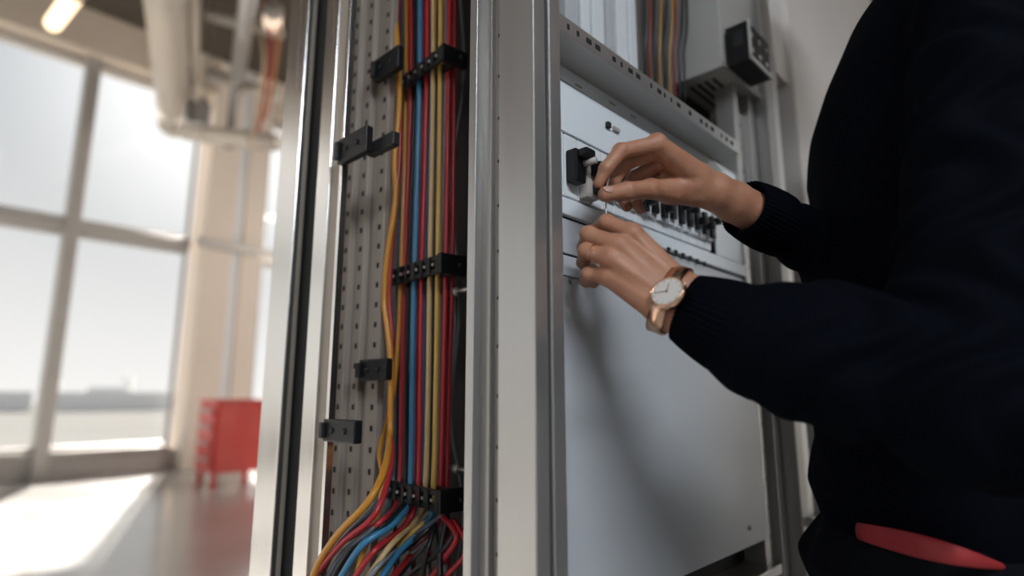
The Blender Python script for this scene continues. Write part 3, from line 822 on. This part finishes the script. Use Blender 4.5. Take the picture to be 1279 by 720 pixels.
# ================================================================== THE PERSON
per_base = at(1160, 360, 0.76); per_base[2] = 0.0
person = thing('person', 'person in dark navy sweater reaching both hands into the open cabinet', 'person', per_base)

def finger(X, Y, Z, J, R):
    d = rod(X, Y, Z, J[0], J[1], R[0], R[1])
    for i in range(1, len(J) - 1):
        d = smin(d, rod(X, Y, Z, J[i], J[i + 1], R[i], R[i + 1]), 0.002)
    for i in range(1, len(J) - 1):      # knuckle swellings
        d = smin(d, rod(X, Y, Z, J[i], J[i] + 1e-4, R[i] * 1.06, R[i] * 1.06), 0.003)
    return d
def hand(palm, fingers, extra, lo_pad=0.02, h=0.0011, kp=0.008):
    allp = np.array([p for a in palm for p in a[:2]] + [j for f in fingers for j in f[0]])
    lo = allp.min(0) - lo_pad; hi = allp.max(0) + lo_pad
    def fn(X, Y, Z):
        d = None
        for (a, b, ra, rb) in palm:
            q = rod(X, Y, Z, a, b, ra, rb)
            d = q if d is None else smin(d, q, kp)
        for (a, b, ra, rb, k) in extra:
            d = smin(d, rod(X, Y, Z, a, b, ra, rb), k)
        out = None
        for J, R, k in fingers:
            q = smin(d, finger(X, Y, Z, J, R), k)
            out = q if out is None else smin(out, q, 0.0008)
        return out
    return surface_nets(fn, lo, hi, h)

# left hand (lower, back of the hand towards us)
A = lambda *t: at(*t)
LM = [A(790, 292, .606), A(772, 306, .596), A(762, 323, .594), A(759, 345, .600)]
LW_r, LW_u = A(852, 361, .594), A(832, 391, .578)
LW_m = (LW_r + LW_u) / 2
LEL = A(1215, 500, .47)
Lax = (LEL - LW_m) / np.linalg.norm(LEL - LW_m)
palmL = [(LM[0], LW_r, .0100, .0150), (LM[1], LW_r * .6 + LW_u * .4, .0105, .0160), (LM[2], LW_r * .35 + LW_u * .65, .0102, .0160), (LM[3], LW_u, .0095, .0150),
         (A(806, 325, .622), A(836, 362, .604), .012, .014), (A(785, 345, .618), A(822, 380, .596), .011, .014),
         (LW_r, LW_r + Lax * .07, .0165, .021), (LW_u, LW_u + Lax * .07, .0165, .021)]
exL = []
vL = -LOOK
for i in range(4):   # tendons and knuckle caps
    w = [LW_r, LW_r * .6 + LW_u * .4, LW_r * .35 + LW_u * .65, LW_u][i]
    a = LM[i] + vL * .0088; b = LM[i] * .25 + w * .75 + vL * .0125
    exL.append((a, b, .0022, .0010, .004))
    exL.append((LM[i] + vL * .0025, LM[i] + vL * .0026, .0088, .0088, .004))
fL = [([LM[0], A(758, 278, .622), A(741, 290, .646), A(750, 303, .662)], [.0092, .0082, .0072, .0062], .006),
      ([LM[1], A(735, 293, .614), A(730, 309, .640), A(741, 320, .656)], [.0094, .0084, .0074, .0064], .006),
      ([LM[2], A(732, 314, .610), A(729, 328, .636), A(741, 336, .652)], [.0090, .0080, .0070, .0060], .006),
      ([LM[3], A(735, 343, .610), A(732, 351, .632), A(742, 354, .646)], [.0082, .0072, .0063, .0055], .006),
      ([A(815, 335, .628), A(795, 318, .646), A(770, 304, .658), A(752, 296, .664)], [.0125, .0098, .0088, .0070], .008)]
vl = hand(palmL, fL, exL)

# right hand (upper, pinching the toggle between thumb and index finger)
RM = [A(821, 180, .676), A(828, 188, .692), A(832, 200, .706), A(833, 214, .718)]
RW = A(893, 240, .718)
REL = A(1100, 350, .86)
Rax = (REL - RW) / np.linalg.norm(REL - RW)
RC = A(872, 225, .716)
palmR = [(RM[0], A(870, 222, .706), .0105, .0165), (RM[1], A(872, 224, .718), .0105, .0165), (RM[2], A(874, 230, .728), .010, .016), (RM[3], A(874, 240, .734), .0095, .015),
         (A(836, 240, .704), A(868, 240, .712), .0130, .0175), (A(845, 232, .716), RW, .015, .0195),
         (A(872, 226, .712), RW, .018, .0205), (RW, RW + Rax * .03, .0205, .0235), (RW + Rax * .03, RW + Rax * .12, .0235, .0280)]
exR = [(RM[0] + UP * .004 - RT * .001, RM[0] + UP * .0041, .0078, .0078, .005),
       (RM[0] + UP * .008, A(862, 206, .700), .0022, .0012, .004),
       (A(800, 238, .690), A(868, 232, .700), .0070, .0090, .006)]
fR = [([RM[0], A(775, 189, .662), A(757, 211, .655), A(748, 229, .656)], [.0098, .0086, .0076, .0062], .006),
      ([RM[1], A(783, 203, .688), A(766, 226, .686), A(774, 246, .690)], [.0098, .0086, .0076, .0066], .006),
      ([RM[2], A(792, 222, .708), A(775, 243, .706), A(783, 258, .706)], [.0094, .0082, .0072, .0064], .006),
      ([RM[3], A(806, 236, .722), A(794, 253, .718), A(800, 262, .716)], [.0084, .0074, .0066, .0058], .006),
      ([A(838, 240, .702), A(812, 236, .682), A(783, 239, .664), A(756, 243, .652)], [.0135, .0110, .0100, .0082], .009)]
vr = hand(palmR, fR, exR)

# torso frame: facing the cabinet, our side is the left side
FD = -RT * 0.955 + FH * 0.295; FD /= np.linalg.norm(FD)
SD_ = np.array([FD[1], -FD[0], 0.0])
if np.dot(SD_, FH) > 0: SD_ = -SD_           # towards the camera
TC = at(1152, 360, 0.765)
def torso_field(X, Y, Z, prof, soft=1.0):
    zs = [p[0] for p in prof]
    b = np.interp(Z, zs, [p[1] for p in prof]).astype(np.float32); a = np.interp(Z, zs, [p[2] for p in prof]).astype(np.float32)
    o = np.interp(Z, zs, [p[3] for p in prof]).astype(np.float32)
    px, py = X - TC[0], Y - TC[1]
    u = px * FD[0] + py * FD[1] - o; w = px * SD_[0] + py * SD_[1]
    q = (np.abs(u / b) ** 2.3 + np.abs(w / a) ** 2.3) ** (1 / 2.3)
    d = (q - 1) * np.minimum(a, b)
    return np.maximum(d, np.maximum(zs[0] - Z, Z - zs[-1])), u, w
#        z     half-depth half-width forward offset
prof = [(0.725, .118, .172, .006), (0.75, .130, .178, .010), (0.79, .133, .180, .016), (0.84, .128, .174, .012), (0.90, .124, .168, .008), (1.05, .130, .172, .006), (1.14, .128, .180, -.010),
        (1.20, .128, .186, -.010), (1.27, .126, .192, -.022), (1.33, .118, .192, -.034), (1.40, .104, .180, -.052), (1.46, .076, .140, -.092), (1.50, .060, .090, -.105), (1.53, .056, .064, -.110)]
LS = TC + SD_ * .185 - FD * .06; LS[2] = 1.41
RS = TC - SD_ * .185 - FD * .06; RS[2] = 1.41
def swfn(X, Y, Z):
    d, u, w = torso_field(X, Y, Z, prof)
    fold = 0.0020 * np.sin(Z * 70 + u * 60 + w * 40) * np.exp(-((Z - .85) / .10) ** 2) + 0.003 * np.sin(u * 70 + Z * 25 + 2) * np.exp(-((Z - 1.2) / .2) ** 2)
    d = d + fold
    # left sleeve
    cL = A(912, 411, .555)
    kne = A(1010, 440, .525)
    q = rod(X, Y, Z, cL, A(940, 424, .546), .037, .046)
    q = smin(q, rod(X, Y, Z, A(940, 424, .546), kne, .046, .055), .02)
    q = smin(q, rod(X, Y, Z, kne, LEL, .056, .058), .03)
    q = smin(q, rod(X, Y, Z, LEL, LS, .060, .072), .04)
    # folds wrapping the forearm
    ax = (kne - cL); L = np.linalg.norm(ax); ax = ax / L
    s = (X - cL[0]) * ax[0] + (Y - cL[1]) * ax[1] + (Z - cL[2]) * ax[2]
    ph = (X * 37 + Z * 61)
    amp = np.clip((s - .02) / .08, 0, 1)
    q = q + amp * (0.0045 * np.sin(s * 120 + 4 * np.sin(ph * .7)) + 0.0028 * np.sin(s * 63 + ph))
    d = smin(d, q, .028)
    # right sleeve
    c0_ = RW + Rax * .095
    q = rod(X, Y, Z, c0_, REL, .036, .052)
    q = q + 0.002 * np.sin((X - Y) * 120 + Z * 60)
    q = smin(q, rod(X, Y, Z, REL, RS, .054, .066), .04)
    d = smin(d, q, .022)
    # neck opening
    return d
allp = np.array([A(868, 388, .566), LEL, LS, RS, REL, RW + Rax * .095, TC])
lo = allp.min(0) - .14; hi = allp.max(0) + .12; lo[2] = 0.71; hi[2] = 1.55
sw = surface_nets(swfn, lo, hi, 0.0042)
sweater = link_mesh('sweater', sw[0], sw[1], M_knit, person, True)

# ribbed cuffs
def cuff(P0, P1, r0, r1, squash, ang, nrib, depth=0.0011):
    P0, P1 = np.asarray(P0), np.asarray(P1); d = (P1 - P0) / np.linalg.norm(P1 - P0)
    e1 = np.cross(d, (0, 0, 1)); e1 /= np.linalg.norm(e1); e2 = np.cross(d, e1)
    n = nrib * 4; rings = []
    prof_ = [(0.10, -0.006), (0.0, -0.0045), (-0.01, -0.0015), (0.0, 0.0), (0.25, 0.0012), (0.5, 0.0016), (0.75, 0.0012), (1.0, -0.0005)]
    for t, dr in prof_:
        c = P0 + (P1 - P0) * t; r = r0 + (r1 - r0) * t + dr; ring = []
        for k in range(n):
            a = 2 * math.pi * k / n
            rr = r + depth * (1 if (k % 4) in (0, 1) else -1) * (1 if dr > -0.003 else 0)
            ca, sa = math.cos(a - ang), math.sin(a - ang)
            x, y = rr * ca, rr * sa * squash
            x, y = x * math.cos(ang) - y * math.sin(ang), x * math.sin(ang) + y * math.cos(ang)
            ring.append(c + e1 * x + e2 * y)
        rings.append(ring)
    return MB().loft(rings, False)
lc0 = LW_m + Lax * .022
cuff(A(857, 385, .577), A(922, 414, .551), .0335, .0450, 1.0, 0, 46).build('cuff', M_knit, sweater, True)
cuff(RW + Rax * .052, RW + Rax * .11, .0350, .0400, 1.0, 0, 44).build('cuff', M_knit, sweater, True)

# trousers and hips
HC = TC.copy()
def trfn(X, Y, Z):
    pr = [(0.60, .125, .172, .004), (0.70, .138, .180, .030), (0.76, .118, .170, .010), (0.80, .112, .165, .010)]
    d, u, w = torso_field(X, Y, Z, pr)
    for s in (-1, 1):
        hip = TC + SD_ * .085 * s; hip[2] = .70
        kn = TC + SD_ * .09 * s + FD * .04; kn[2] = .44
        an = TC + SD_ * .09 * s - FD * .01; an[2] = .09
        q = smin(rod(X, Y, Z, hip, kn, .098, .066), rod(X, Y, Z, kn, an, .066, .052), .02)
        d = smin(d, q, .03)
    d = d + 0.0035 * np.sin(Z * 80 + u * 60 + 3 * np.sin(w * 20))
    return d
lo = TC - .30; hi = TC + .30; lo[2] = .03; hi[2] = .82
tr = surface_nets(trfn, lo, hi, 0.008)
link_mesh('trousers', tr[0], tr[1], M_trou, person, True)
for s in (-1, 1):
    an = TC + SD_ * .09 * s - FD * .01
    rings = []
    for t, wd_, h0 in ((-.10, .028, .05), (-.085, .036, .085), (-.03, .038, .10), (.03, .038, .085), (.10, .044, .055), (.15, .038, .045), (.175, .02, .03)):
        c = an + FD * t; ring = []
        for k in range(12):
            a = 2 * math.pi * k / 12
            p = c + SD_ * wd_ * math.cos(a); p[2] = max(0.0, h0 / 2 + h0 / 2 * 1.2 * math.sin(a)); ring.append(p)
        rings.append(ring)
    MB().loft(rings).build('shoe', M_black, person, True)
# body under the clothes: torso, neck and head joined with arms and hands
HD = TC - FD * .095; HD[2] = 1.70
def bfn(X, Y, Z):
    pr = [(z, b - .022, a - .022, o) for z, b, a, o in prof]
    d, u, w = torso_field(X, Y, Z, pr)
    for P in ((LS, LEL, LW_m + Lax * .03), (RS, REL, RW + Rax * .10)):
        q = smin(rod(X, Y, Z, P[0], P[1], .045, .036), rod(X, Y, Z, P[1], P[2], .036, .024), .02)
        d = smin(d, q, .02)
    nk = TC - FD * .115; n0 = nk.copy(); n0[2] = 1.47; n1 = nk + FD * .005; n1[2] = 1.61
    d = smin(d, rod(X, Y, Z, n0, n1, .052, .050), .03)
    hd = HD.copy(); ch = hd + FD * .045; ch[2] -= .07
    d = smin(d, rod(X, Y, Z, hd, hd + np.array([0, 0, .02]), .080, .078), .02)
    d = smin(d, rod(X, Y, Z, hd + FD * .02, ch, .060, .030), .03)
    ns = hd + FD * .098; ns[2] -= .027; nt_ = ns - FD * .018; nt_[2] += .037
    d = smin(d, rod(X, Y, Z, nt_, ns, .008, .010), .012)
    for s in (-1, 1):
        er = hd + SD_ * .078 * s; er[2] -= .01
        d = smin(d, rod(X, Y, Z, er, er - FD * .012 + np.array([0, 0, .02]), .010, .013), .008)
        ey = hd + FD * .082 + SD_ * .031 * s; ey[2] += .003
        d = np.maximum(d, -(rod(X, Y, Z, ey, ey + 1e-4, .012, .012)))
        d = smin(d, rod(X, Y, Z, ey - FD * .006, ey - FD * .006 + 1e-4, .011, .011), .002)
    mo = hd + FD * .066; mo[2] -= .058
    d = smin(d, rod(X, Y, Z, mo + SD_ * .018, mo - SD_ * .018, .006, .006), .006)
    return d
lo = allp.min(0) - .12; hi = allp.max(0) + .12; lo[2] = 0.74; hi[2] = 1.83
bc = surface_nets(bfn, lo, hi, 0.006)
bv, bf = merge([bc, vl, vr])
body = link_mesh('body', bv, bf, M_skin, person, True)
def hairfn(X, Y, Z):
    hd = HD.copy(); hd[2] += .03
    d = rod(X, Y, Z, hd - FD * .012, hd - FD * .03 + np.array([0, 0, -.03]), .094, .088)
    bun = hd - FD * .115; bun[2] -= .005
    d = smin(d, rod(X, Y, Z, bun, bun + 1e-4, .038, .038), .02)
    cut = hd + FD * .11; cut[2] -= .055
    d = np.maximum(d, -rod(X, Y, Z, cut, cut + np.array([0, 0, -.05]), .088, .10))
    return d + .0012 * np.sin(Z * 300)
lo = HD - .22; hi = HD + .22
hr = surface_nets(hairfn, lo, hi, 0.006)
link_mesh('hair', hr[0], hr[1], M_hair, person, True)

# thumb nail and index nail of the upper hand
def nail(c, ax, up, L, w, name):
    ax = ax / np.linalg.norm(ax); up = up - ax * np.dot(up, ax); up /= np.linalg.norm(up); sd_ = np.cross(ax, up)
    v = []; f = []
    nu, nv_ = 7, 7
    for i in range(nu):
        for j in range(nv_):
            s = i / (nu - 1) * 2 - 1; t = j / (nv_ - 1) * 2 - 1
            x = s * math.sqrt(1 - t * t / 2); y = t * math.sqrt(1 - s * s / 2)
            v.append(c + ax * L / 2 * x + sd_ * w / 2 * y + up * (0.0005 - y * y * w * 0.22 - x * x * L * 0.04))
    for i in range(nu - 1):
        for j in range(nv_ - 1):
            a = i * nv_ + j; f.append((a, a + nv_, a + nv_ + 1, a + 1))
    o = link_mesh(name, v, f, M_nail, body, True)
    md = o.modifiers.new('thick', 'SOLIDIFY'); md.thickness = 0.0012; md.offset = 0
    return o
tip = fR[4][0][3]; ip = fR[4][0][2]
upn = -LOOK * .78 + UP * .62
nail(tip + (ip - tip) * .10 + (upn / np.linalg.norm(upn)) * .0084, tip - ip, upn, .0125, .0105, 'thumb_nail')

# red strap at the hip
rp = []
for t in np.linspace(0, 1, 15):
    px = 1072 + (1264 - 1072) * t; py = 664 + (711 - 664) * t
    d = 0.655 - 0.10 * math.sin(t * 2.2)
    hw = 0.0115 * (1 - abs(t - .32) ** 2.0 * 1.9) if t < .95 else 0.002
    c = at(px, py, d - 0.012); rp.append((c, max(hw, .0015)))
rings = []
for i, (c, hw) in enumerate(rp):
    tn = rp[min(i + 1, 14)][0] - rp[max(i - 1, 0)][0]; tn /= np.linalg.norm(tn)
    nz_ = np.cross(tn, (0, 0, 1)); nz_ /= np.linalg.norm(nz_)
    if np.dot(nz_, LOOK) > 0: nz_ = -nz_
    z_ = np.array([0, 0, 1.0]); ring = []
    for k in range(12):
        a = 2 * math.pi * k / 12
        ring.append(c + z_ * hw * math.sin(a) + nz_ * 0.0035 * math.cos(a))
    rings.append(ring)
MB().loft(rings).build('hip_strap', M_strap, person, True)

# wristwatch on the lower hand
wc = (LW_r * .52 + LW_u * .48) + Lax * .002
cr_ = (LW_r - LW_u) / np.linalg.norm(LW_r - LW_u)
wn = -LOOK * 0.54 + UP * 0.54 - RT * 0.52
ex = UP * 0.70 + RT * 0.72 ; wn /= np.linalg.norm(wn)
ex = ex - wn * np.dot(ex, wn); ex /= np.linalg.norm(ex); ey = np.cross(wn, ex)
dc = at(834, 366, 0.549)
watch = thing('wristwatch', 'rose gold wristwatch with pale dial on the lower wrist', 'watch', dc - np.array([0, 0, .02]))
def disc(c, n, r, r2, h0, h1, nseg=40):
    rings = [[c + n * hh + (ex * math.cos(a) + ey * math.sin(a)) * rr for a in np.linspace(0, 2 * math.pi, nseg, endpoint=False)] for rr, hh in ((r, h0), (r, (h0 + h1) / 2), (r2, h1))]
    return MB().loft(rings)
R_W = 0.0166
disc(dc, wn, R_W, R_W * .95, -.005, .0015).build('case', M_gold, watch, True)
disc(dc, wn, R_W * .90, R_W * .90, .0012, .0022).build('dial', M_dial, watch)
bz = MB()
ringp = [dc + wn * .0020 + (ex * math.cos(a) + ey * math.sin(a)) * R_W * .95 for a in np.linspace(0, 2 * math.pi, 49)]
bz.tube(ringp, .0011, 8, False).build('bezel', M_gold, watch, True)
for ang, L in ((0.6, .009), (2.3, .013)):
    dv = ex * math.cos(ang) + ey * math.sin(ang); sv = np.cross(wn, dv)
    MB().obox(dc + wn * .0024 - sv * .0004, dv * L, sv * .0008, wn * .0004).build('watch_hand', M_gold, watch)
MB().tube([dc + wn * .0022, dc + wn * .0032], .0010, 10).build('hand_pivot', M_black, watch, True)
for k in range(12):
    a = k * math.pi / 6; dv = ex * math.cos(a) + ey * math.sin(a); sv = np.cross(wn, dv)
    MB().obox(dc + wn * .0022 + dv * R_W * .72 - sv * .0003, dv * .0022, sv * .0006, wn * .0003).build('hour_mark', M_gold, watch)
# strap: a flat mesh band round the wrist, in the plane across the forearm
bx = wn - Lax * np.dot(wn, Lax); bx /= np.linalg.norm(bx); by = np.cross(Lax, bx)
bcn = LW_m - Lax * .004
n = 64
rings = []
cu = np.dot(cr_, bx); cv = np.dot(cr_, by); ca = math.atan2(cv, cu)
for k in range(n):
    a = 2 * math.pi * k / n
    la = a - ca
    rr = 1 / math.sqrt((math.cos(la) / .0405) ** 2 + (math.sin(la) / .0275) ** 2)
    ring = []
    for off, dr in ((-.008, 0), (.008, 0), (.008, .0018), (-.008, .0018)):
        ring.append(bcn + (bx * math.cos(a) + by * math.sin(a)) * (rr - .002 + dr) + Lax * off)
    rings.append(ring)
rings.append(rings[0])
MB().loft(rings, False).build('mesh_band', M_gold, watch, True)
for s in (-1, 1):
    MB().tube([dc + ex * s * R_W * .9 - wn * .002 - ey * .007, dc + ex * s * R_W * .9 - wn * .002 + ey * .007], .0022, 8).build('lug', M_gold, watch, True)
MB().tube([dc + ey * R_W * .98 - wn * .0015, dc + ey * R_W * 1.12 - wn * .0015], .0020, 10).build('crown', M_gold, watch, True)

# finger ring on the ring finger of the lower hand
J = fL[2][0]
rcn = J[0] * .28 + J[1] * .72; ra_ = (J[1] - J[0]) / np.linalg.norm(J[1] - J[0])
r1 = np.cross(ra_, (0, 0, 1)); r1 /= np.linalg.norm(r1); r2 = np.cross(ra_, r1)
rg = thing('finger_ring', 'thin gold ring on the lower hand', 'ring', rcn)
MB().tube([rcn + (r1 * math.cos(a) + r2 * math.sin(a)) * .0090 for a in np.linspace(0, 2 * math.pi, 33)], .0007, 8, False).build('band', M_gold, rg, True)
q = rcn + (-LOOK) * .0088
MB().tube([q, q - LOOK * .0016], [.0014, .0006], 8).build('stone', M_dial, rg, True)

# thin wire held between the two hands
p0 = at(763, 214, .664); p1 = at(757, 238, .664); p2 = at(757, 280, .654)
tag(MB().tube(spline([p0, p1, (p1 + p2) / 2, p2]), .0009, 8).build('thin_wire', M_wire, None, True), 'thin pale wire held upright between the two hands', 'wire')
